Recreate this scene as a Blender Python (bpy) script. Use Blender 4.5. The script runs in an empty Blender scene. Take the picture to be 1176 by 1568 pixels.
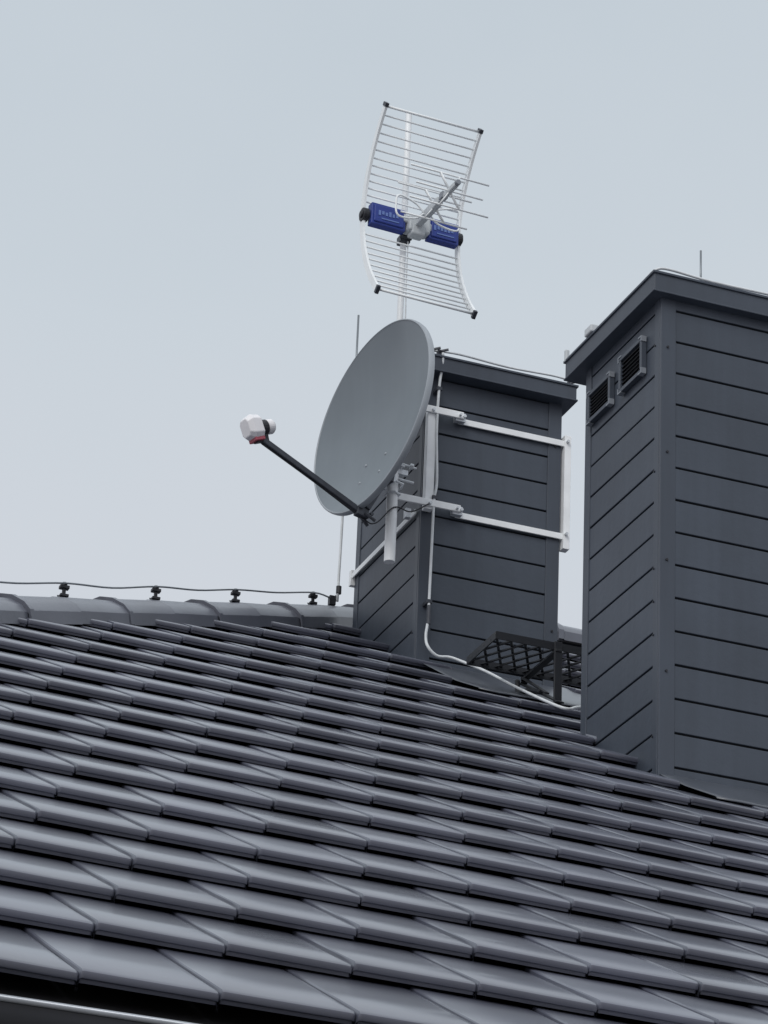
import bpy, bmesh, math, random
from mathutils import Vector, Matrix
random.seed(7)
rad=math.radians
scene=bpy.context.scene
scene.view_settings.view_transform='Standard'
scene.view_settings.look='None'
scene.view_settings.exposure=0

# ------------------------------------------------------------------ materials
def new_mat(name,base,rough=.5,metal=0.,noise=.12,nscale=6.,bump=0.,bscale=60.,attr=None,spec=.5,coat=0.,coatr=.2,streak=0.):
    m=bpy.data.materials.new(name);m.use_nodes=True
    nt=m.node_tree;N=nt.nodes;L=nt.links
    b=N['Principled BSDF']
    b.inputs['Roughness'].default_value=rough
    b.inputs['Metallic'].default_value=metal
    b.inputs['Specular IOR Level'].default_value=spec
    b.inputs['Coat Weight'].default_value=coat
    b.inputs['Coat Roughness'].default_value=coatr
    tc=N.new('ShaderNodeTexCoord')
    n=N.new('ShaderNodeTexNoise');n.inputs['Scale'].default_value=nscale;n.inputs['Detail'].default_value=6
    L.new(tc.outputs['Object'],n.inputs['Vector'])
    mr=N.new('ShaderNodeMapRange')
    mr.inputs['From Min'].default_value=.3;mr.inputs['From Max'].default_value=.7
    mr.inputs['To Min'].default_value=1-noise;mr.inputs['To Max'].default_value=1+noise
    L.new(n.outputs['Fac'],mr.inputs['Value'])
    fac=mr.outputs[0]
    if streak>0:
        mp=N.new('ShaderNodeMapping');mp.inputs['Scale'].default_value=(22,22,1.2)
        L.new(tc.outputs['Object'],mp.inputs['Vector'])
        n3=N.new('ShaderNodeTexNoise');n3.inputs['Scale'].default_value=1.;n3.inputs['Detail'].default_value=5
        L.new(mp.outputs[0],n3.inputs['Vector'])
        m3=N.new('ShaderNodeMapRange');m3.inputs['From Min'].default_value=.3;m3.inputs['From Max'].default_value=.7
        m3.inputs['To Min'].default_value=1-streak;m3.inputs['To Max'].default_value=1+streak
        L.new(n3.outputs['Fac'],m3.inputs['Value'])
        mu=N.new('ShaderNodeMath');mu.operation='MULTIPLY'
        L.new(fac,mu.inputs[0]);L.new(m3.outputs[0],mu.inputs[1]);fac=mu.outputs[0]
    if attr:
        at=N.new('ShaderNodeAttribute');at.attribute_name=attr
        mr2=N.new('ShaderNodeMapRange');mr2.inputs['To Min'].default_value=.84;mr2.inputs['To Max'].default_value=1.16
        L.new(at.outputs['Fac'],mr2.inputs['Value'])
        mu=N.new('ShaderNodeMath');mu.operation='MULTIPLY'
        L.new(fac,mu.inputs[0]);L.new(mr2.outputs[0],mu.inputs[1]);fac=mu.outputs[0]
        mr3=N.new('ShaderNodeMapRange');mr3.inputs['To Min'].default_value=coatr-.06;mr3.inputs['To Max'].default_value=coatr+.10
        L.new(at.outputs['Fac'],mr3.inputs['Value']);L.new(mr3.outputs[0],b.inputs['Coat Roughness'])
    vm=N.new('ShaderNodeVectorMath');vm.operation='SCALE'
    vm.inputs[0].default_value=base
    L.new(fac,vm.inputs['Scale']);L.new(vm.outputs[0],b.inputs['Base Color'])
    if bump>0:
        n2=N.new('ShaderNodeTexNoise');n2.inputs['Scale'].default_value=bscale;n2.inputs['Detail'].default_value=4
        L.new(tc.outputs['Object'],n2.inputs['Vector'])
        bp=N.new('ShaderNodeBump');bp.inputs['Strength'].default_value=bump;bp.inputs['Distance'].default_value=.01
        L.new(n2.outputs['Fac'],bp.inputs['Height']);L.new(bp.outputs[0],b.inputs['Normal'])
    return m
M_TILE=new_mat('engobed_clay_tile',(.082,.088,.120),.42,noise=.12,nscale=3.5,bump=.10,bscale=9,attr='rnd',spec=.6,coat=1.,coatr=.24)
M_CAP=new_mat('hip_tile_clay',(.115,.123,.150),.38,noise=.15,nscale=4,bump=.1,bscale=20,coat=.4,coatr=.3)
M_CLAD=new_mat('grey_siding',(.050,.062,.083),.5,noise=.10,nscale=2.5,bump=.10,bscale=35,streak=.07)
M_TRIM=new_mat('grey_trim',(.048,.059,.079),.45,noise=.08,nscale=3,streak=.06)
M_CORE=new_mat('siding_backing',(.010,.012,.016),.8)
M_FLASH=new_mat('flashing_sheet',(.060,.068,.085),.40,noise=.15,nscale=5,bump=.15,bscale=8,coat=.4,coatr=.3)
M_DECK=new_mat('roof_deck',(.02,.02,.022),.9)
M_GUT=new_mat('gutter_metal',(.022,.024,.03),.4)
M_RIM=new_mat('gutter_rim',(.30,.32,.35),.35,metal=.4)
M_WALL=new_mat('render_wall',(.45,.44,.41),.9,noise=.08,bump=.3,bscale=80)
M_GLASS=new_mat('window_glass',(.02,.025,.03),.08)
M_WHITE=new_mat('painted_bracket',(.88,.90,.91),.4,noise=.06,nscale=12)
M_ZINC=new_mat('zinc_steel',(.66,.69,.72),.42,metal=.3,noise=.18,nscale=30)
M_CLIP=new_mat('grey_clip',(.22,.24,.27),.45,noise=.1)
M_ALU=new_mat('aluminium_rod',(.86,.89,.90),.4,metal=.0,noise=.06)
M_DARKZ=new_mat('dark_steel',(.05,.055,.068),.45,metal=.3,noise=.2,nscale=30)
M_BLACK=new_mat('black_plastic',(.012,.013,.018),.5)
M_DISH=new_mat('dish_paint',(.162,.188,.210),.42,noise=.06,nscale=3,bump=.02,bscale=15,streak=.025)
M_DISHRIM=new_mat('dish_rim_paint',(.32,.35,.38),.45,noise=.05)
M_DISHBACK=new_mat('dish_back_paint',(.09,.105,.13),.5,noise=.08)
M_BLUE=new_mat('blue_plastic',(.018,.042,.25),.4,noise=.08)
M_LBLUE=new_mat('blue_label',(.12,.19,.45),.4)
M_GREYP=new_mat('grey_plastic',(.52,.55,.57),.5,noise=.05)
M_LNBW=new_mat('lnb_cover',(.80,.79,.81),.4,noise=.05)
M_RED=new_mat('red_plastic',(.40,.08,.11),.45)
M_CABLE=new_mat('pale_cable',(.68,.71,.73),.5,noise=.1,nscale=20)
M_WIRE=new_mat('lightning_wire',(.22,.24,.26),.4,metal=.5)
M_GRATE=new_mat('walkway_steel',(.012,.014,.019),.5,noise=.15)

# ------------------------------------------------------------------ helpers
def link(ob,parent=None):
    scene.collection.objects.link(ob)
    if parent: ob.parent=parent
    return ob
def empty(name):
    return link(bpy.data.objects.new(name,None))
def mesh_ob(name,v,f,mat,parent=None,smooth=False,bevel=0,auto=None):
    me=bpy.data.meshes.new(name);me.from_pydata([tuple(p) for p in v],[],f);me.update()
    bm=bmesh.new();bm.from_mesh(me);bmesh.ops.recalc_face_normals(bm,faces=bm.faces);bm.to_mesh(me);bm.free()
    ob=bpy.data.objects.new(name,me);me.materials.append(mat);link(ob,parent)
    if smooth:
        for p in me.polygons:p.use_smooth=True
    if bevel:
        b=ob.modifiers.new('b','BEVEL');b.width=bevel;b.segments=2;b.limit_method='ANGLE'
    return ob
class Geo:
    def __init__(s): s.v=[];s.f=[]
    def add(s,v,f):
        o=len(s.v);s.v+=[Vector(p) for p in v];s.f+=[[i+o for i in q] for q in f]
    def box(s,a,b):
        x0,y0,z0=a;x1,y1,z1=b
        s.add([(x0,y0,z0),(x1,y0,z0),(x1,y1,z0),(x0,y1,z0),(x0,y0,z1),(x1,y0,z1),(x1,y1,z1),(x0,y1,z1)],
              [(0,3,2,1),(4,5,6,7),(0,1,5,4),(1,2,6,5),(2,3,7,6),(3,0,4,7)])
    def obox(s,c,ax,ay,az,hx,hy,hz):
        c=Vector(c);ax=Vector(ax).normalized();ay=Vector(ay).normalized();az=Vector(az).normalized()
        v=[c+ax*hx*i+ay*hy*j+az*hz*k for k in(-1,1) for j in(-1,1) for i in(-1,1)]
        s.add(v,[(0,2,3,1),(4,5,7,6),(0,1,5,4),(2,6,7,3),(0,4,6,2),(1,3,7,5)])
    def bar(s,p,q,w,h,up=(0,0,1)):
        p=Vector(p);q=Vector(q);d=(q-p);l=d.length;d.normalize();u=Vector(up);sd=d.cross(u)
        if sd.length<1e-4: sd=d.cross(Vector((0,1,0)))
        sd.normalize();u=sd.cross(d)
        s.obox((p+q)/2,d,sd,u,l/2,w/2,h/2)
    def tube(s,pts,r,n=10,cap=True):
        pts=[Vector(p) for p in pts]
        rs=r if isinstance(r,(list,tuple)) else [r]*len(pts)
        d0=(pts[1]-pts[0]).normalized();ref=Vector((0,0,1)) if abs(d0.z)<.9 else Vector((0,1,0))
        v=[];f=[]
        u=d0.cross(ref).normalized()
        for i,p in enumerate(pts):
            if i==0:d=pts[1]-pts[0]
            elif i==len(pts)-1:d=pts[-1]-pts[-2]
            else:d=(pts[i+1]-pts[i]).normalized()+(pts[i]-pts[i-1]).normalized()
            d.normalize();u=(u-d*u.dot(d)).normalized();w=d.cross(u)
            for k in range(n):
                a=2*math.pi*k/n;v.append(p+(u*math.cos(a)+w*math.sin(a))*rs[i])
        for i in range(len(pts)-1):
            for k in range(n):
                f.append([i*n+k,i*n+(k+1)%n,(i+1)*n+(k+1)%n,(i+1)*n+k])
        if cap:
            f.append(list(range(n)));f.append([(len(pts)-1)*n+k for k in range(n)])
        s.add(v,f)
    def ob(s,name,mat,parent=None,smooth=False,bevel=0):
        return mesh_ob(name,s.v,s.f,mat,parent,smooth,bevel)
def shade_auto(ob,ang=40):
    me=ob.data
    for p in me.polygons:p.use_smooth=True
    try: me.set_sharp_from_angle(angle=rad(ang))
    except Exception: pass
def smooth_path(pts,n=8):
    P=[Vector(p) for p in pts];P=[P[0]*2-P[1]]+P+[P[-1]*2-P[-2]];o=[]
    for i in range(1,len(P)-2):
        for k in range(n):
            t=k/n;a,b,c,d=P[i-1],P[i],P[i+1],P[i+2]
            o.append(.5*((2*b)+(c-a)*t+(2*a-5*b+4*c-d)*t*t+(3*b-a-3*c+d)*t**3))
    o.append(P[-2]);return o

# ------------------------------------------------------------------ roof geometry constants
TH=rad(29.749);CT,ST,TT=math.cos(TH),math.sin(TH),math.tan(TH)
C0=-1.3806
GZ=-1.6
HIP=9.10          # hip line in plan: Y = X + HIP
RIDGE_Y=15.35;XL=-2.75;XR=15.25
def roofz(Y,off=0.): return Y*TT+(C0+off)/CT
def rp(X,s,off=0.): return Vector((X,s*CT-(C0+off)*ST,s*ST+(C0+off)*CT))
def rpY(X,Y,off=0.):  # point above roof at plan X,Y, vertical offset
    return Vector((X,Y,roofz(Y)+off))

house=empty('house')
W=.30;E=.447;X0=1.9161;S0=7.0478;T=.038
def tile_field(name,xa,xb,nrows,holes=()):
    v=[];f=[];rn=[]
    for r in range(1,nrows+1):
        s0=S0+E*(r-2) if r>1 else 6.54
        e=E if r>1 else S0-6.54
        off=X0+W*.5*(r-2)
        k0=math.floor((xa-off)/W);k1=math.ceil((xb-off)/W)
        for k in range(k0,k1):
            x=off+W*k
            jz=random.uniform(-.0013,.0013);js=random.uniform(-.003,.003);tl=random.uniform(-.0013,.0013);sk=random.uniform(-.002,.002)
            q=random.random()
            if any(ra<=r<=rb and x>=ha and x<hb for (ra,rb,ha,hb) in holes): continue
            cols=[(.0022,-.026),(.0022,.0020),(.0045,.0052),(.011,.0060),(W*.5,.0030),(W-.020,.0006),(W-.006,-.0004),(W-.001,-.004),(W-.001,-.026)]
            cs=[.003,.003,.001,0,0,0,.0015,.006,.006]   # rounded front corners
            rows=[(.045,-T+.009),(.006,-T+.009),(.006,-.021),(.0005,-.018),(.0,-.010),(.003,-.0035),(.010,0.),(e*.5,-T*.5+.0008),(e+.035,-T*(e+.035)/e)]
            b=len(v)
            for ri,(sv,dz) in enumerate(rows):
                for ci,(u,cz) in enumerate(cols):
                    zz=dz+jz+tl*(u/W-.5)*2
                    if ri>=3: zz+=cz
                    else: zz+=min(cz,0)*.1+max(cz,0)*.8
                    v.append(rp(x+u,s0+sv+js+sk*(u/W-.5)*2+(cs[ci] if ri<7 else 0),zz))
            n=len(cols)
            for i in range(len(rows)-1):
                for j in range(n-1):
                    f.append((b+i*n+j,b+i*n+j+1,b+(i+1)*n+j+1,b+(i+1)*n+j));rn.append(q)
    return v,f,rn
def build_tiles(name,v,f,rn,cuts,flip,parent):
    if flip: f=[tuple(reversed(q)) for q in f]
    me=bpy.data.meshes.new(name);me.from_pydata([tuple(p) for p in v],[],f)
    a=me.attributes.new('rnd','FLOAT','FACE');a.data.foreach_set('value',rn)
    bm=bmesh.new();bm.from_mesh(me)
    for co,no in cuts:
        bmesh.ops.bisect_plane(bm,geom=bm.verts[:]+bm.edges[:]+bm.faces[:],plane_co=co,plane_no=no,clear_outer=True,dist=1e-5)
    bm.to_mesh(me);bm.free()
    me.materials.append(M_TILE);ob=bpy.data.objects.new(name,me);link(ob,parent);shade_auto(ob,35);return ob
v,f,rn=tile_field('t',XL-.3,XR,24,holes=((12,13,5.2,6.1),(17,18,5.05,5.75)))
build_tiles('front_roof_tiles',v,f,rn,[((0,HIP,0),(-1,1,0)),((0,RIDGE_Y+.0,0),(0,1,0)),((XR,0,0),(1,0,0))],False,house)
v,f,rn=tile_field('t',XL-.3,XR,24)
vl=[Vector((p.y-HIP,p.x+HIP,p.z)) for p in v]
build_tiles('side_roof_tiles',vl,f,rn,[((0,HIP,0),(1,-1,0)),((0,2*RIDGE_Y-HIP,0),(1,1,0))],True,house)
vb=[Vector((p.x,2*RIDGE_Y-p.y,p.z)) for p in v]
build_tiles('back_roof_tiles',vb,f,rn,[((0,2*RIDGE_Y-HIP,0),(-1,-1,0)),((0,RIDGE_Y,0),(0,-1,0)),((XR,0,0),(1,0,0))],True,house)
# deck below tiles
D=-.085
EY=6.38;XA=RIDGE_Y-HIP;EYB=2*RIDGE_Y-EY;XE=EY-HIP
g=Geo()
zr=roofz(RIDGE_Y)+D;ze=roofz(EY)+D
g.add([(XE,EY,ze),(XR,EY,ze),(XR,RIDGE_Y,zr),(XA,RIDGE_Y,zr),(XE,EYB,ze),(XR,EYB,ze)],[(0,1,2,3),(0,3,4),(4,3,2,5)])
g.ob('roof_deck',M_DECK,house)
g=Geo();g.box((XE+.05,EY+.03,ze-.16),(XR-.02,EY+.06,ze-.005));g.box((XE+.05,EY+.06,ze-.16),(XR-.02,EY+.55,ze-.14))
g.box((XE+.05,EYB-.06,ze-.16),(XR-.02,EYB-.03,ze-.005));g.box((XE+.02,EY+.06,ze-.16),(XE+.049,EYB-.06,ze-.005))
g.box((XE+.05,EY+.56,ze-.16),(XE+.5,EYB-.07,ze-.14))
g.ob('eave_boards',M_GUT,house)
g=Geo();g.box((XE+.45,EY+.5,GZ),(XR-.1,EYB-.5,ze-.142));g.ob('walls',M_WALL,house)
g=Geo()
g.add([(XR-.1,EY+.5,ze-.141),(XR-.1,EYB-.5,ze-.141),(XR-.1,RIDGE_Y,zr-.2)],[(0,1,2)]);g.ob('gable_wall',M_WALL,house)
gf=Geo();gg=Geo()
for x in (0.2,3.2,6.2,9.2,12.2):
    gf.box((x,EY+.44,GZ+.9),(x+1.4,EY+.497,GZ+2.3));gg.box((x+.07,EY+.43,GZ+.97),(x+.67,EY+.437,GZ+2.23));gg.box((x+.73,EY+.43,GZ+.97),(x+1.33,EY+.437,GZ+2.23))
gf.ob('window_frames',M_TRIM,house);gg.ob('window_panes',M_GLASS,house)
# gutter (half round) with rolled bright rim
g=Geo();gy=6.315;gz=1.925;gr=.072
n=12;vv=[];ff=[]
for xi,x in enumerate((XE-.05,XR)):
    for k in range(n+1):
        a=math.pi+math.pi*k/n
        vv.append((x,gy+gr*math.cos(a),gz+gr*math.sin(a)))
    for k in range(n+1):
        a=math.pi+math.pi*k/n
        vv.append((x,gy+(gr-.004)*math.cos(a),gz+(gr-.004)*math.sin(a)))
m=2*(n+1)
for k in range(n):
    ff.append((k,k+1,m+k+1,m+k));ff.append((n+1+k,m+n+1+k,m+n+2+k,n+2+k))
g.add(vv,ff);o=g.ob('gutter',M_GUT,house,smooth=True)
g=Geo();g.tube([(XE-.05,gy-gr-.004,gz+.004),(XR,gy-gr-.004,gz+.004)],.007,8);g.ob('gutter_rim',M_RIM,house,smooth=True)
# hip and ridge caps
def cap_line(name,A,B,seg,parent,phase=0.):
    A=Vector(A);B=Vector(B);d=(B-A);L=d.length;d.normalize()
    sd=Vector((d.y,-d.x,0)).normalized();up=sd.cross(d).normalized()
    if up.z<0: up=-up
    prof=[(-.128,-.070),(-.126,-.018),(-.104,.014),(-.055,.046),(0,.058),(.055,.046),(.104,.014),(.126,-.018),(.128,-.070)]
    g=Geo();t=-phase
    while t<L:
        a=max(t,0);b=min(t+seg+.03,L)
        js=random.uniform(-.003,.003)
        if b-a>.05:
            st=[(a,1.05,.007),(a+.030,1.05,.007),(a+.034,1.01,.001),(a+(b-a)*.48,1.0,0),(a+(b-a)*.49,1.0,0.003),(a+(b-a)*.5,1.0,0.003),(b,.97,-.004)]
            vv=[];ff=[];m=len(prof)
            for (tt,sc,dz) in st:
                for (x,z) in prof: vv.append(A+d*tt+sd*(x*sc+js)+up*(z*sc+dz))
            for (x,z) in prof: vv.append(A+d*a+sd*(x*1.0)+up*(z-.012))
            for i in range(len(st)-1):
                for k in range(m-1): ff.append((i*m+k,i*m+k+1,(i+1)*m+k+1,(i+1)*m+k))
            q=len(st)*m
            for k in range(m-1): ff.append((k,k+1,q+k+1,q+k))
            g.add(vv,ff)
        t+=seg
    o=g.ob(name,M_CAP,parent);shade_auto(o,32);return o
def hp(X,off=0.): return Vector((X,X+HIP,roofz(X+HIP)+off))
HL=math.sqrt(2+TT*TT);SEG=.57*HL
ph0=SEG-((2.88-XE)*HL)%SEG
cap_line('hip_caps',hp(XE),hp(XA+.02),SEG,house,phase=ph0)
def hpb(X): return Vector((X,2*RIDGE_Y-X-HIP,roofz(X+HIP)))
cap_line('back_hip_caps',hpb(XE),hpb(XA),SEG,house)
cap_line('ridge_caps',(XA-.05,RIDGE_Y,roofz(RIDGE_Y)),(XR,RIDGE_Y,roofz(RIDGE_Y)),.5,house)
# flashing aprons below chimneys
def apron(name,xa,xb,prof):
    g=Geo();nx=10;vv=[];ff=[];ns=len(prof)-1
    for (s,off) in prof:
        for i in range(nx+1):
            x=xa+(xb-xa)*i/nx
            vv.append(rp(x,s,off+.002*math.sin(i*2.3+s*9)))
    for j in range(ns):
        for i in range(nx): a=j*(nx+1)+i;ff.append((a,a+1,a+nx+2,a+nx+1))
    g.add(vv,ff);o=g.ob(name,M_FLASH,house,smooth=True)
    m=o.modifiers.new('s','SOLIDIFY');m.thickness=.003;return o
apron('flashing',5.075,5.95,[(13.44,.000),(13.46,.003),(13.75,-.012),(14.22,-.014),(14.30,-.012)])
apron('flashing_low',5.225,6.20,[(11.20,-.002),(11.22,.003),(11.5,-.014),(11.72,-.016),(11.80,-.014)])

# ------------------------------------------------------------------ chimneys
def chimney(name,x0,x1,y0,y1,zt,seam,capb):
    P=empty(name)
    zb=roofz(y0)-.35
    g=Geo();g.box((x0+.014,y0+.014,zb),(x1-.014,y1-.014,zt));g.ob('core',M_CORE,P)
    tf,tl=.067,.055
    g=Geo();z=seam
    while z-.141>zb: z-=.141
    SP=.141;gap=.0045
    k=0
    while z<zt-.002:
        a=z+gap;b=min(z+SP-gap,zt-.001)
        if b-a>.01:
            j=lambda:random.uniform(-.0008,.0008)
            d=j();g.box((x0+tf-.004,y0+.003+d,a),(x1-tf+.004,y0+.0135,b))
            d=j();g.box((x0+tf-.004,y1-.0135,a),(x1-tf+.004,y1-.003+d,b))
            d=j();g.box((x0+.003+d,y0+tl-.004,a),(x0+.0135,y1-tl+.004,b))
            d=j();g.box((x1-.0135,y0+tl-.004,a),(x1-.003+d,y1-tl+.004,b))
        z+=SP
    g.ob('siding_boards',M_CLAD,P,bevel=.0025)
    g=Geo()
    for (cx,sx) in ((x0,1),(x1,-1)):
        for (cy,sy) in ((y0,1),(y1,-1)):
            a,b=sorted((cx,cx+sx*tf));c,d=sorted((cy-sy*.001,cy+sy*.0135));g.box((a,c,zb),(b,d,zt+.001))
            a,b=sorted((cx-sx*.001,cx+sx*.0135));c,d=sorted((cy+sy*.0138,cy+sy*tl));g.box((a,c,zb),(b,d,zt+.001))
    g.ob('corner_trim',M_TRIM,P,bevel=.002)
    g=Geo()
    z=zt-.25
    while z>roofz(y0)+.1:
        g.tube([(x0+.03,y0-.001,z),(x0+.03,y0-.006,z)],.0055,8)
        g.tube([(x1-.03,y0-.001,z),(x1-.03,y0-.006,z)],.0055,8)
        z-=.47
    z=seam
    while z>roofz(y0)+.05:
        if random.random()<.5: g.tube([(x0-.001,y0+.05,z-.012),(x0-.005,y0+.05,z-.012)],.0045,8)
        z-=.141
    g.ob('rivets',M_BLACK,P)
    (cx0,cx1,cy0,cy1,cz0,cz1)=capb
    g=Geo();g.box((cx0,cy0,cz0),(cx1,cy1,cz1));o=g.ob('cap_fascia',M_TRIM,P,bevel=.004)
    g=Geo();g.box((cx0-.005,cy0-.005,cz0-.003),(cx1+.005,cy1+.005,cz0+.005));g.box((cx0-.007,cy0-.007,cz1-.005),(cx1+.007,cy1+.007,cz1+.006))
    g.ob('cap_edges',M_CLAD,P,bevel=.002)
    g=Geo();mx,my=(cx0+cx1)/2,(cy0+cy1)/2
    g.add([(cx0,cy0,cz1+.0065),(cx1,cy0,cz1+.0065),(cx1,cy1,cz1+.0065),(cx0,cy1,cz1+.0065),(mx,my,cz1+.02)],[(0,1,4),(1,2,4),(2,3,4),(3,0,4)])
    g.ob('cap_top',M_TRIM,P)
    return P
ch1=chimney('chimney',5.053,5.745,13.062,13.905,7.325,6.03,(4.995,5.79,12.995,13.975,7.305,7.38))
ch2=chimney('chimney',5.219,6.08,10.893,11.62,6.705,6.489,(5.17,6.13,10.855,11.73,6.680,6.765))
# vents on the left face of the nearer chimney
for i,(ya,yb,za,zb_) in enumerate(((11.335,11.56,6.395,6.54),(11.03,11.25,6.395,6.56))):
    x=5.219
    g=Geo();t=.018;xo=x-.022
    g.box((xo,ya,za),(x+.002,yb,za+t));g.box((xo,ya,zb_-t),(x+.002,yb,zb_));g.box((xo,ya,za+t),(x+.002,ya+t,zb_-t));g.box((xo,yb-t,za+t),(x+.002,yb,zb_-t))
    g.ob('vent_frame_%d'%(i+1),M_TRIM,ch2,bevel=.002)
    g=Geo();g.box((x-.002,ya+t,za+t),(x+.001,yb-t,zb_-t));g.ob('vent_recess_%d'%(i+1),M_BLACK,ch2)
    g=Geo();n=7
    for k in range(n):
        z=za+t+(zb_-za-2*t)*(k+.5)/n
        g.obox((x-.010,(ya+yb)/2,z),(0,1,0),(1,0,.7),(-.7,0,1),(yb-ya)/2-t,.007,.0014)
    g.ob('vent_louvres_%d'%(i+1),M_GRATE,ch2)
    g=Geo();xo=x-.0245;w=.003
    for cy,sy in((ya,1),(yb,-1)):
        for cz,sz in((za,1),(zb_,-1)):
            a,b=sorted((cy-sy*.003,cy+sy*.028));c,d=sorted((cz-sz*.003,cz+sz*w));g.box((xo,a,c),(x-.001,b,d))
            a,b=sorted((cy-sy*.003,cy+sy*w));c,d=sorted((cz+sz*w,cz+sz*.022));g.box((xo,a,c),(x-.001,b,d))
    g.ob('vent_corner_clips_%d'%(i+1),M_CLIP,ch2)

# ------------------------------------------------------------------ mast bracket on chimney
br=empty('mast_bracket')
mx,my=4.887,13.002
yf=13.062-.012
g=Geo()
for z in (7.095,6.615):
    g.box((5.215,yf-.004,z-.015),(5.765,yf+.004,z+.015))
    g.box((5.053-.016,13.10,z-.013),(5.053-.008,13.90,z+.013))
    g.box((5.053-.022,13.90,z-.05),(5.053+.02,13.925,z+.03))
g.box((5.752,yf-.014,6.55),(5.785,yf+.03,7.135))
g.ob('straps',M_WHITE,br,bevel=.0015)
g=Geo()
g.box((5.052,yf-.034,6.60),(5.094,yf+.001,7.12))
g.box((mx-.02,yf-.046,6.628-.017),(5.225,yf-.0345,6.628+.017))
g.box((mx-.02,yf-.046,7.105-.017),(5.225,yf-.0345,7.105+.017))
g.ob('frame_bars',M_WHITE,br,bevel=.002)
g=Geo()
for z in (7.10,6.622):
    g.box((5.19,yf-.034,z-.021),(5.238,yf-.005,z+.021))
    g.tube([(5.205,yf-.065,z),(5.205,yf-.03,z)],.006,8);g.tube([(5.228,yf-.055,z),(5.228,yf-.03,z)],.008,6)
    g.tube([(5.072,yf-.06,z-.0),(5.072,yf-.04,z)],.008,6)
    g.tube([(mx-.03,yf-.03,z+.004),(mx-.03,my-.02,z+.004),(mx,my-.036,z+.004),(mx+.03,my-.02,z+.004),(mx+.03,yf-.03,z+.004)],.005,8)
    g.tube([(5.765,yf-.03,z),(5.765,yf-.01,z)],.008,6)
g.box((4.975,yf-.0,6.555),(5.0,yf+.03,6.60))
g.ob('clamps',M_ZINC,br)
mast=Geo()
mast.tube([(mx,my,6.29),(mx,my,7.30)],.0255,20);mast.tube([(mx,my,7.28),(mx,my,8.655)],.0150,16)
mast.ob('mast_tube',M_WHITE,br,smooth=False);shade_auto(br.children[-1])
g=Geo();g.tube([(mx,my,7.27),(mx,my,7.33)],.031,16);g.ob('mast_collar',M_ZINC,br)

# ------------------------------------------------------------------ satellite dish
dish=empty('satellite_dish')
n=Vector((-.972,-.205,.115)).normalized()
up=(Vector((0,0,1))-n*n.z).normalized();sd=up.cross(n).normalized()
c=Vector((4.747,12.95,6.972));RX,RY=.468,.484;DEP=.085
def ell(r,a,h): return c+sd*(RX*r*math.cos(a))+up*(RY*r*math.sin(a))+n*h
NR,NA=18,96
vv=[c-n*DEP];ff=[]
for i in range(1,NR+1):
    r=i/NR
    for k in range(NA): vv.append(ell(r*.978,2*math.pi*k/NA,-DEP*(1-r*r)))
for k in range(NA): ff.append((0,1+k,1+(k+1)%NA))
for i in range(NR-1):
    for k in range(NA): a=1+i*NA;ff.append((a+k,a+NA+k,a+NA+(k+1)%NA,a+(k+1)%NA))
mesh_ob('reflector',vv,ff,M_DISH,dish,smooth=True)
vb=[p-n*.006 for p in vv];mesh_ob('reflector_back',vb,ff,M_DISHBACK,dish,smooth=True)
vv=[];ff=[]
prof=[(.976,-.002),(.985,.004),(.994,.003),(1.0,-.003),(1.002,-.014),(.998,-.026),(.988,-.028)]
for (r,h) in prof:
    for k in range(NA): vv.append(ell(r,2*math.pi*k/NA,h))
for i in range(len(prof)-1):
    for k in range(NA): a=i*NA;ff.append((a+k,a+NA+k,a+NA+(k+1)%NA,a+(k+1)%NA))
o=mesh_ob('rim',vv,ff,M_DISHRIM,dish,smooth=True)
g=Geo()
for (a,b) in ((-.09,-.20),(.07,-.20),(-.09,-.30),(.07,-.30)):
    rr=(a/RX)**2+(b/RY)**2;p=c+sd*a+up*b-n*(DEP*(1-rr));g.tube([p-n*.002,p+n*.004],.007,10)
g.ob('reflector_screws',M_DISHRIM,dish,smooth=True)
g=Geo()
bc=c-up*.25-n*.108
g.obox(bc,n,sd,up,.016,.085,.08)
g.bar(bc-n*.005-up*.05,c-up*.475-n*.045,.05,.03,n)
g.ob('back_plate',M_DARKZ,dish,bevel=.003)
g=Geo()
mc=Vector((mx,my,6.72))
for dz in (-.045,.045):
    p=mc+Vector((0,0,dz))
    g.obox(p-Vector((0,.0,0))+n*.035,n,sd,up,.012,.06,.018)
    g.tube([p+n*.04+sd*.04,p-n*.03+sd*.04,p-n*.045,p-n*.03-sd*.04,p+n*.04-sd*.04],.006,8)
    for q in (-.04,.04):
        g.tube([p+n*.04+sd*q,p+n*.075+sd*q],.005,8);g.tube([p+n*.05+sd*q,p+n*.058+sd*q],.012,6)
g.obox(mc+n*.05,n,sd,up,.022,.006,.085)
g.obox(mc+Vector((.03,-.01,.02)),(1,0,0),(0,1,0),(0,0,1),.035,.01,.012)
g.tube([mc+Vector((.02,-.02,.06)),mc+Vector((.10,-.03,.045))],.006,8)
g.tube([mc+Vector((.02,-.02,-.02)),mc+Vector((.09,-.03,-.03))],.006,8)
g.tube([mc+Vector((.07,-.028,.052)),mc+Vector((.085,-.03,.05))],.014,6)
g.ob('mast_clamp',M_ZINC,dish)
A0=c-up*(RY+.012)-n*.03;A1=Vector((4.195,12.833,6.676))
g=Geo();g.bar(A0,A1,.026,.028,up);g.obox(A0+n*.0,n,sd,up,.03,.018,.022)
g.ob('feed_arm',M_DARKZ,dish,bevel=.004)
g=Geo()
for q in (-.02,.02): g.tube([A0+sd*q-up*.006-n*.01,A0+sd*q*1.6-up*.03-n*.06],.008,8)
g.tube([A0-sd*.03-n*.04,A0+sd*.03-n*.04],.009,8)
g.ob('arm_bolts',M_DARKZ,dish)
ax=(c-up*.05-A1).normalized()
h0=A1+Vector((0,0,.060))+n*.0
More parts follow.
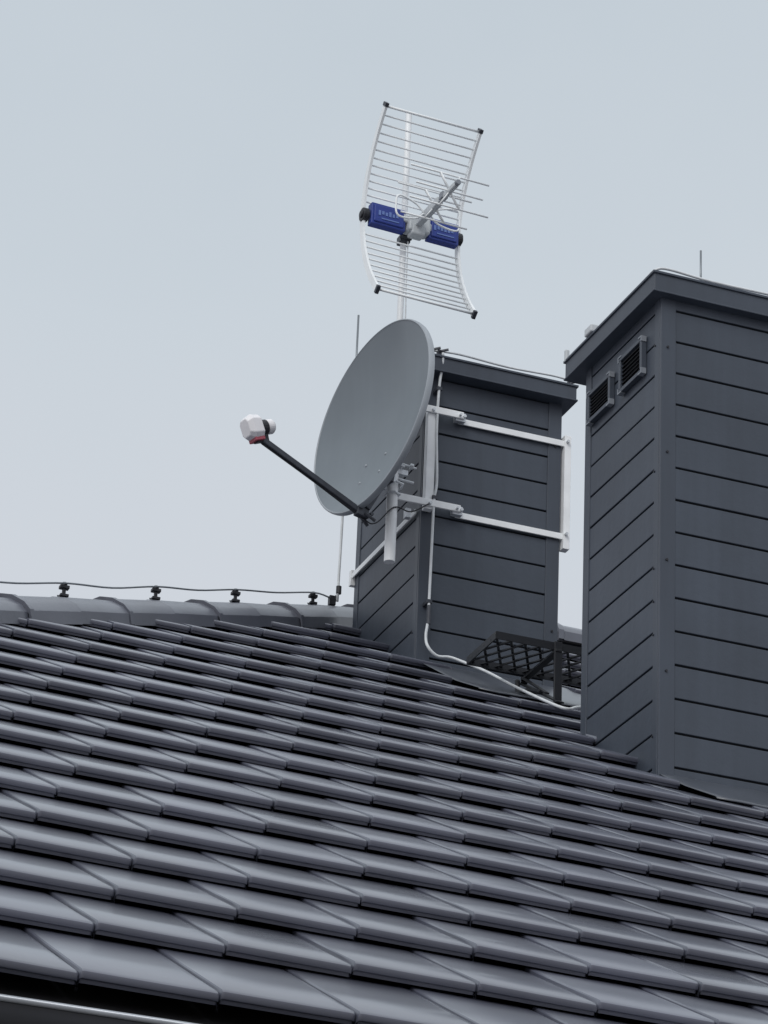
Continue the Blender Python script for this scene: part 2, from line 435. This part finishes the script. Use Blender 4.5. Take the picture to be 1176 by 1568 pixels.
g=Geo();g.bar(A1-(A1-A0).normalized()*.02,h0+ax*.0,.024,.03,n);g.tube([h0-ax*.014,h0+ax*.014],.036,18)
g.bar(A1-Vector((0,0,.0)),A1+n*.035-Vector((0,0,.02)),.03,.024)
g.ob('lnb_clamp',M_BLACK,dish,bevel=.002)
g=Geo();g.tube([h0+ax*.012,h0+ax*.02,h0+ax*.045,h0+ax*.052],[.028,.034,.034,.029],24)
g.ob('feed_horn',M_LNBW,dish);shade_auto(dish.children[-1])
g=Geo();u2=(Vector((0,0,1))-ax*ax.z).normalized();s2=u2.cross(ax)
def ringbox(t,w,h,dz):return [h0-ax*t+s2*w*a+u2*(h*b+dz) for a,b in((-1,-.6),(-.6,-1),(.6,-1),(1,-.6),(1,.6),(.6,1),(-.6,1),(-1,.6))]
rings=[ringbox(.014,.024,.026,0),ringbox(.024,.044,.052,.004),ringbox(.070,.046,.056,.006),ringbox(.096,.034,.040,.006)]
vv=[p for r in rings for p in r];ff=[[i*8+k,i*8+(k+1)%8,(i+1)*8+(k+1)%8,(i+1)*8+k] for i in range(3) for k in range(8)]+[list(range(8)),[24+k for k in range(8)]]
g.add(vv,ff);g.ob('lnb_housing',M_LNBW,dish,bevel=.004)
g=Geo();g.obox(h0-ax*.050-u2*.052,ax,s2,u2,.026,.030,.009);g.ob('lnb_connector_cap',M_RED,dish,bevel=.003)

# ------------------------------------------------------------------ grid television antenna
ant=empty('television_antenna')
ph=rad(3.5);ef=Vector((math.sin(ph),-math.cos(ph),0));ex=Vector((math.cos(ph),math.sin(ph),0));ez=Vector((0,0,1))
O=Vector((mx,my,8.004))+ef*.035+ex*.018
H=.50;DL=.215;HW=.247
def ap(x,z,fwd=0.): return O+ex*x+ez*z+ef*(DL*(z/H)**2+fwd)
g=Geo();NS=28
for sx in(-1,1):
    vv=[];ff=[]
    for i in range(NS+1):
        z=-H+2*H*i/NS;sl=2*DL*z/H/H
        tdir=(ez+ef*sl).normalized();nn=(ef-ez*sl).normalized()
        for (a,b) in((-.006,-.017),(.006,-.017),(.006,.017),(-.006,.017)): vv.append(ap(sx*HW,z)+ex*a+nn*b)
    for i in range(NS):
        for k in range(4): ff.append((i*4+k,i*4+(k+1)%4,i*4+4+(k+1)%4,i*4+4+k))
    ff+= [(0,1,2,3),(NS*4,NS*4+1,NS*4+2,NS*4+3)]
    g.add(vv,ff)
g.ob('side_rails',M_ALU,ant)
g=Geo()
zs=[.075+(H-.085)*i/12 for i in range(13)]+[-.10-(H-.11)*i/10 for i in range(11)]
for z in zs:
    j=random.uniform(-.0015,.0015)
    g.tube([ap(-HW,z+j),ap(HW,z-j)],.0042 if abs(z)<H-.02 else .0065,8)
g.ob('reflector_rods',M_ALU,ant,smooth=True)
g=Geo()
for sx in(-1,1):
    for sz in(-1,1):
        sl=2*DL*sz/H
        g.obox(ap(sx*HW,sz*(H-.005)),ex,(ef-ez*sl),(ez+ef*sl),.009,.020,.010)
g.ob('rail_end_caps',M_DARKZ,ant,bevel=.002)
g=Geo();lb=Geo()
for (xa,xb) in((-.222,-.045),(.075,.232)):
    m_=(xa+xb)/2;w=(xb-xa)/2
    g.obox(ap(m_,0.005,.022),ex,ef,ez,w,.022,.056)
    g.obox(ap(m_,0.005,.047),ex,ef,ez,w-.012,.004,.044)
    for k in range(6):
        xx=m_-.05+k*.018
        lb.obox(ap(xx,.008+.003*(k%2),.0525),ex,ef,ez,.006,.001,.009 if k%3 else .013)
    lb.obox(ap(m_+.005,-.020,.0525),ex,ef,ez,.045,.001,.003)
g.ob('blue_housings',M_BLUE,ant,bevel=.005);lb.ob('housing_lettering',M_LBLUE,ant)
g=Geo()
for sx in(-1,1): g.tube([ap(sx*(HW-.018),0,.01),ap(sx*(HW+.010),0,.01)],[.034,.034],20)
for sx in(-1,1): g.tube([ap(sx*(HW+.008),0,.01),ap(sx*(HW+.018),0,.01)],[.020,.018],16)
g.ob('hinge_knobs',M_BLACK,ant,bevel=.003)
g=Geo()
g.obox(ap(.018,-.005,.035),ex,ef,ez,.055,.035,.040);g.obox(ap(.012,-.035,.04),ex,ef,ez,.035,.03,.03)
g.obox(ap(-.05,.02,.03),ex,ef,ez,.02,.02,.02);g.obox(ap(.07,.005,.03),ex,ef,ez,.02,.02,.02)
g.ob('junction_box',M_GREYP,ant,bevel=.008)
g=Geo();g.box((mx-.025,my-.03,7.93),(mx+.025,my+.025,7.97));g.tube([(mx-.03,my-.03,7.95),(mx+.03,my-.03,7.95)],.008,8);g.ob('mast_clamp',M_DARKZ,ant,bevel=.003)
def bp_(f,x=0,z=0): return O+ex*(x+.01)+ez*z+ef*f
g=Geo()
g.bar(bp_(.05),bp_(.30),.032,.038);g.bar(bp_(.30),bp_(.475),.022,.026)
g.ob('boom',M_GREYP,ant,bevel=.004)
g=Geo();g.tube([bp_(.475),bp_(.495)],.014,12);g.obox(bp_(.335,0,.006),ex,ef,ez,.016,.018,.017);g.ob('boom_fittings',M_CLIP,ant,bevel=.003)
g=Geo()
for fz,hz,hw in((.40,.085,.20),(.40,0,.17),(.40,-.085,.20),(.24,.075,.19),(.24,-.075,.17)):
    g.tube([bp_(fz,-hw,hz),bp_(fz,hw,hz)],.0046,8)
for fz,hz in((.40,.085),(.24,.075)):
    for s in(-1,1):
        g.bar(bp_(fz,0,0),bp_(fz,.05*s,hz),.006,.012,ef);g.bar(bp_(fz,0,0),bp_(fz,.05*s,-hz),.006,.012,ef)
for s in(-1,1):
    g.tube(smooth_path([bp_(.16,.015*s,0),bp_(.16,.06*s,.04),bp_(.17,.15*s,.055),bp_(.17,.165*s,0),bp_(.17,.15*s,-.055),bp_(.16,.06*s,-.04),bp_(.16,.015*s,0)],5),.0048,8)
g.ob('elements',M_ALU,ant,smooth=True)

# ------------------------------------------------------------------ lightning conductor
lc=empty('lightning_conductor')
cl=Geo();wire=Geo()
xs=[-2.3,-1.7,-1.1,-.55,0.,.55,1.1,1.65,2.15,2.68,3.22,3.77,4.30,4.87]
pts=[]
for i,X in enumerate(xs):
    p=hp(X,.068)
    cl.box((p.x-.018,p.y-.018,p.z-.006),(p.x+.018,p.y+.018,p.z+.006))
    cl.box((p.x-.007,p.y-.007,p.z),(p.x+.007,p.y+.007,p.z+.05))
    cl.box((p.x-.020,p.y-.014,p.z+.032),(p.x+.020,p.y+.014,p.z+.046))
    cl.tube([p+Vector((0,0,.045)),p+Vector((0,0,.060))],.013,8)
    cl.bar(p+Vector((-.022,0,.0)),p+Vector((-.03,-.05,-.04)),.012,.004)
    w=p+Vector((0,-.016,.052));pts.append(w)
    if i<len(xs)-1: pts.append((w+hp(xs[i+1],.068)+Vector((0,-.016,.052)))/2-Vector((0,0,.006+random.uniform(0,.008))))
e=hp(5.02,.10);pts+= [e,e+Vector((.02,.0,.02))]
wire.tube(smooth_path(pts,5),.0042,6)
cl.box((e.x-.018,e.y-.02,e.z-.04),(e.x+.014,e.y+.01,e.z+.008))
cl.tube([(5.045,14.10,6.60),(5.045,14.10,6.64)],.014,8)
wire.ob('ridge_wire',M_WIRE,lc,smooth=True);cl.ob('wire_clamps',M_BLACK,lc,bevel=.002)
g=Geo();g.tube(smooth_path([(5.04,14.10,6.56),(5.045,14.10,7.0),(5.04,14.09,7.36),(5.03,14.02,7.42),(5.05,13.9,7.43)],6),.0070,8)
g.ob('down_conductor',M_CABLE,lc,smooth=True)
g=Geo();g.tube([(5.023,13.95,7.38),(5.023,13.95,8.05)],.0055,8)
g.tube([(5.45,11.0,6.77),(5.45,11.0,7.005)],.0045,8)
g.ob('air_terminals',M_WIRE,lc,smooth=True)
g=Geo()
g.tube(smooth_path([(5.06,13.03,7.42),(5.2,13.03,7.432),(5.45,13.03,7.422),(5.70,13.03,7.43),(5.77,13.035,7.415),(5.78,13.1,7.40)],6),.0055,8)
g.tube(smooth_path([(5.10,13.03,7.42),(5.10,13.2,7.43),(5.06,13.6,7.43),(5.03,13.95,7.42)],6),.0045,8)
g.tube(smooth_path([(5.18,10.95,6.785),(5.195,10.90,6.80),(5.25,10.89,6.812),(5.45,10.89,6.802),(5.8,10.89,6.806),(6.1,10.89,6.80)],6),.0058,8)
g.tube(smooth_path([(5.45,10.89,6.802),(5.45,11.0,6.81),(5.45,11.5,6.81)],6),.004,8)
g.ob('cap_wires',M_CABLE,lc,smooth=True)
g=Geo()
for (x,y,z) in ((5.10,13.03,7.40),(5.77,13.04,7.39),(5.06,13.03,7.40)):
    g.box((x-.010,y-.010,z-.012),(x+.010,y+.010,z+.03));g.bar((x,y-.01,z+.02),(x+.035,y-.03,z+.028),.01,.008)
g.ob('cap_clamps',M_DARKZ,lc)
g=Geo()
g.obox((5.172,11.47,6.79),(1,0,0),(0,1,0),(0,0,1),.018,.035,.018);g.obox((5.172,11.72,6.79),(1,0,0),(0,1,0),(0,0,1),.010,.010,.03)
g.ob('clear_clamps',M_GREYP,lc,bevel=.006)

# ------------------------------------------------------------------ antenna cable
cab=empty('antenna_cable')
g=Geo();yc=13.062-.05
P1=[(5.105,yc-.02,7.40),(5.108,yc-.01,7.34),(5.100,yc,7.23),(5.095,yc,7.0),(5.105,yc,6.75),(5.095,yc,6.64),(5.092,yc,6.40),(5.088,yc,6.07),(5.080,yc,5.97),(5.085,yc-.02,5.91),(5.13,yc-.02,5.875)]
P2=[rpY(5.19,12.99,.045),rpY(5.237,12.95,.04),rpY(5.283,12.776,.035),rpY(5.286,12.45,.03),rpY(5.300,12.10,.03),rpY(5.34,12.02,.03),rpY(5.42,12.10,.035),rpY(5.55,12.2,.04),rpY(5.7,12.3,.04)]
g.tube(smooth_path(P1+P2,7),.0068,8);g.ob('cable',M_CABLE,cab,smooth=True)
g=Geo()
g.tube([(5.09,yc,6.12),(5.089,yc,6.03)],.010,8)
for z,x in ((7.22,5.10),(6.66,5.097),(6.14,5.09)): g.box((x-.012,yc-.008,z-.008),(x+.012,yc+.05,z+.008))
g.ob('cable_clips',M_DARKZ,cab)
g=Geo();g.tube(smooth_path([(mx+.01,my-.035,7.93),(mx+.012,my-.03,7.7),(mx+.02,my-.02,7.5),(mx+.015,my-.03,7.3)],6),.0035,8)
g.ob('mast_cable',M_CABLE,cab,smooth=True)
g=Geo();g.tube(smooth_path([A1-Vector((0,0,.02)),(A0+A1)/2-up*.018,A0-up*.022,A0-up*.02-n*.08,Vector((mx,my-.03,6.55)),Vector((4.98,my,6.56)),Vector((5.07,my-.0,6.62))],8),.0032,8)
g.ob('dish_cable',M_BLACK,cab,smooth=True)

# ------------------------------------------------------------------ roof walkway
wk=empty('roof_walkway_grate')
gx0,gx1,gy0,gy1,gz_=5.10,6.30,12.24,12.56,5.683
g=Geo()
for (a,b) in (((gx0,gy0),(gx1,gy0)),((gx0,gy1),(gx1,gy1)),((gx0,gy0),(gx0,gy1)),((gx1,gy0),(gx1,gy1))):
    g.bar((a[0],a[1],gz_),(b[0],b[1],gz_),.006,.034)
sp=.066;k=-10
wd=gy1-gy0
while gx0+k*sp<gx1:
    for sgn in(1,-1):
        xa=gx0+k*sp;xb=xa+wd*.5
        p=Vector((xa,gy0 if sgn==1 else gy1,0));q=Vector((xb,gy1 if sgn==1 else gy0,0))
        t0=max(0,(gx0-xa)/(xb-xa));t1=min(1,(gx1-xa)/(xb-xa))
        if t1>t0+.02:
            a=p.lerp(q,t0);b=p.lerp(q,t1);a.z=b.z=gz_+(.003 if sgn==1 else -.003)
            g.bar(a,b,.012,.006)
    k+=1
g.ob('expanded_mesh',M_GRATE,wk)
g=Geo()
for x in (5.385,6.05):
    f0=rpY(x,12.20,.03);f1=rpY(x,12.66,.03)
    g.bar(f0,f1,.036,.008);g.bar(f0+Vector((0,.03,-.0)),(x,12.235,gz_+.02),.036,.012,(0,1,0))
    g.bar((x,12.225,gz_-.022),(x,12.60,gz_-.022),.03,.012)
    g.tube(smooth_path([(x-.03,12.60,gz_-.03),(x-.035,12.57,gz_-.10),(x-.03,12.48,gz_-.12),rpY(x-.02,12.36,.04)],6),.012,8)
    g.bar((x,12.59,gz_-.03),rpY(x,12.60,.03),.03,.010,(0,1,0))
    g.bar((x-.02,12.56,gz_-.03),rpY(x-.01,12.32,.045),.024,.008)
g.ob('support_brackets',M_GRATE,wk,bevel=.002)

# ------------------------------------------------------------------ ground
m=new_mat('pale_bounce_ground',(.26,.25,.24),.95,noise=.3,nscale=.8,bump=.5,bscale=30)  # invented, unseen surface, made pale to bounce light onto undersides
g=Geo();g.add([(-1500,-1500,GZ),(1500,-1500,GZ),(1500,1500,GZ),(-1500,1500,GZ)],[(0,1,2,3)]);g.ob('ground',m)

# ------------------------------------------------------------------ sky and sun
w=bpy.data.worlds.new('World');scene.world=w;w.name='sky';w.use_nodes=True
nt=w.node_tree;N=nt.nodes;L=nt.links;bg=N['Background']
sky=N.new('ShaderNodeTexSky');sky.sky_type='NISHITA';sky.sun_disc=False
sun_dir=Vector((-.48,-.58,.68)).normalized()
sky.sun_elevation=math.asin(sun_dir.z);sky.sun_rotation=math.atan2(sun_dir.x,sun_dir.y)
sky.dust_density=4
tc=N.new('ShaderNodeTexCoord');sep=N.new('ShaderNodeSeparateXYZ');L.new(tc.outputs['Generated'],sep.inputs[0])
ns=N.new('ShaderNodeTexNoise');ns.inputs['Scale'].default_value=4.5;ns.inputs['Detail'].default_value=5;ns.inputs['Roughness'].default_value=.5
L.new(tc.outputs['Generated'],ns.inputs['Vector'])
ma=N.new('ShaderNodeMath');ma.operation='MULTIPLY_ADD';ma.inputs[1].default_value=.22;L.new(ns.outputs['Fac'],ma.inputs[0])
L.new(sep.outputs['Z'],ma.inputs[2])
cr=N.new('ShaderNodeValToRGB');el=cr.color_ramp.elements
el[0].position=.0;el[0].color=(.64,.63,.71,1)
el[1].position=1.;el[1].color=(.92,.98,1.04,1)
for pz,col in((.40,(.655,.66,.73,1)),(.50,(.655,.695,.748,1)),(.60,(.62,.68,.735,1)),(.70,(.56,.63,.69,1)),(.80,(.70,.77,.84,1))):
    e_=el.new(pz);e_.color=col
L.new(ma.outputs[0],cr.inputs[0])
sc=N.new('ShaderNodeVectorMath');sc.operation='SCALE';sc.inputs['Scale'].default_value=.10;L.new(sky.outputs[0],sc.inputs[0])
mx_=N.new('ShaderNodeMix');mx_.data_type='RGBA';mx_.inputs[0].default_value=.93
L.new(sc.outputs[0],mx_.inputs[6]);L.new(cr.outputs[0],mx_.inputs[7])
L.new(mx_.outputs[2],bg.inputs['Color']);bg.inputs['Strength'].default_value=1.0
sl=bpy.data.lights.new('sun','SUN');sl.energy=1.3;sl.angle=rad(30);sl.color=(1,.98,.95)
so=bpy.data.objects.new('sun',sl);link(so);so.rotation_euler=sun_dir.to_track_quat('Z','Y').to_euler();so.location=(0,0,20)

# ------------------------------------------------------------------ camera
p,r,a=rad(25.203),rad(2.547),rad(20.458)
h=Vector((math.sin(a),math.cos(a),0));Z=Vector((0,0,1))
R=Vector((math.cos(a),-math.sin(a),0));F=h*math.cos(p)+Z*math.sin(p);U=-h*math.sin(p)+Z*math.cos(p)
R2=R*math.cos(r)+U*math.sin(r);U2=U*math.cos(r)-R*math.sin(r)
cd=bpy.data.cameras.new('camera');cam=bpy.data.objects.new('camera',cd);link(cam)
cd.sensor_fit='HORIZONTAL';cd.sensor_width=36;cd.lens=5192.2/1176*36;cd.clip_start=.05;cd.clip_end=4000
cam.matrix_world=Matrix(((R2.x,U2.x,-F.x,0),(R2.y,U2.y,-F.y,0),(R2.z,U2.z,-F.z,0),(0,0,0,1)))
scene.camera=cam
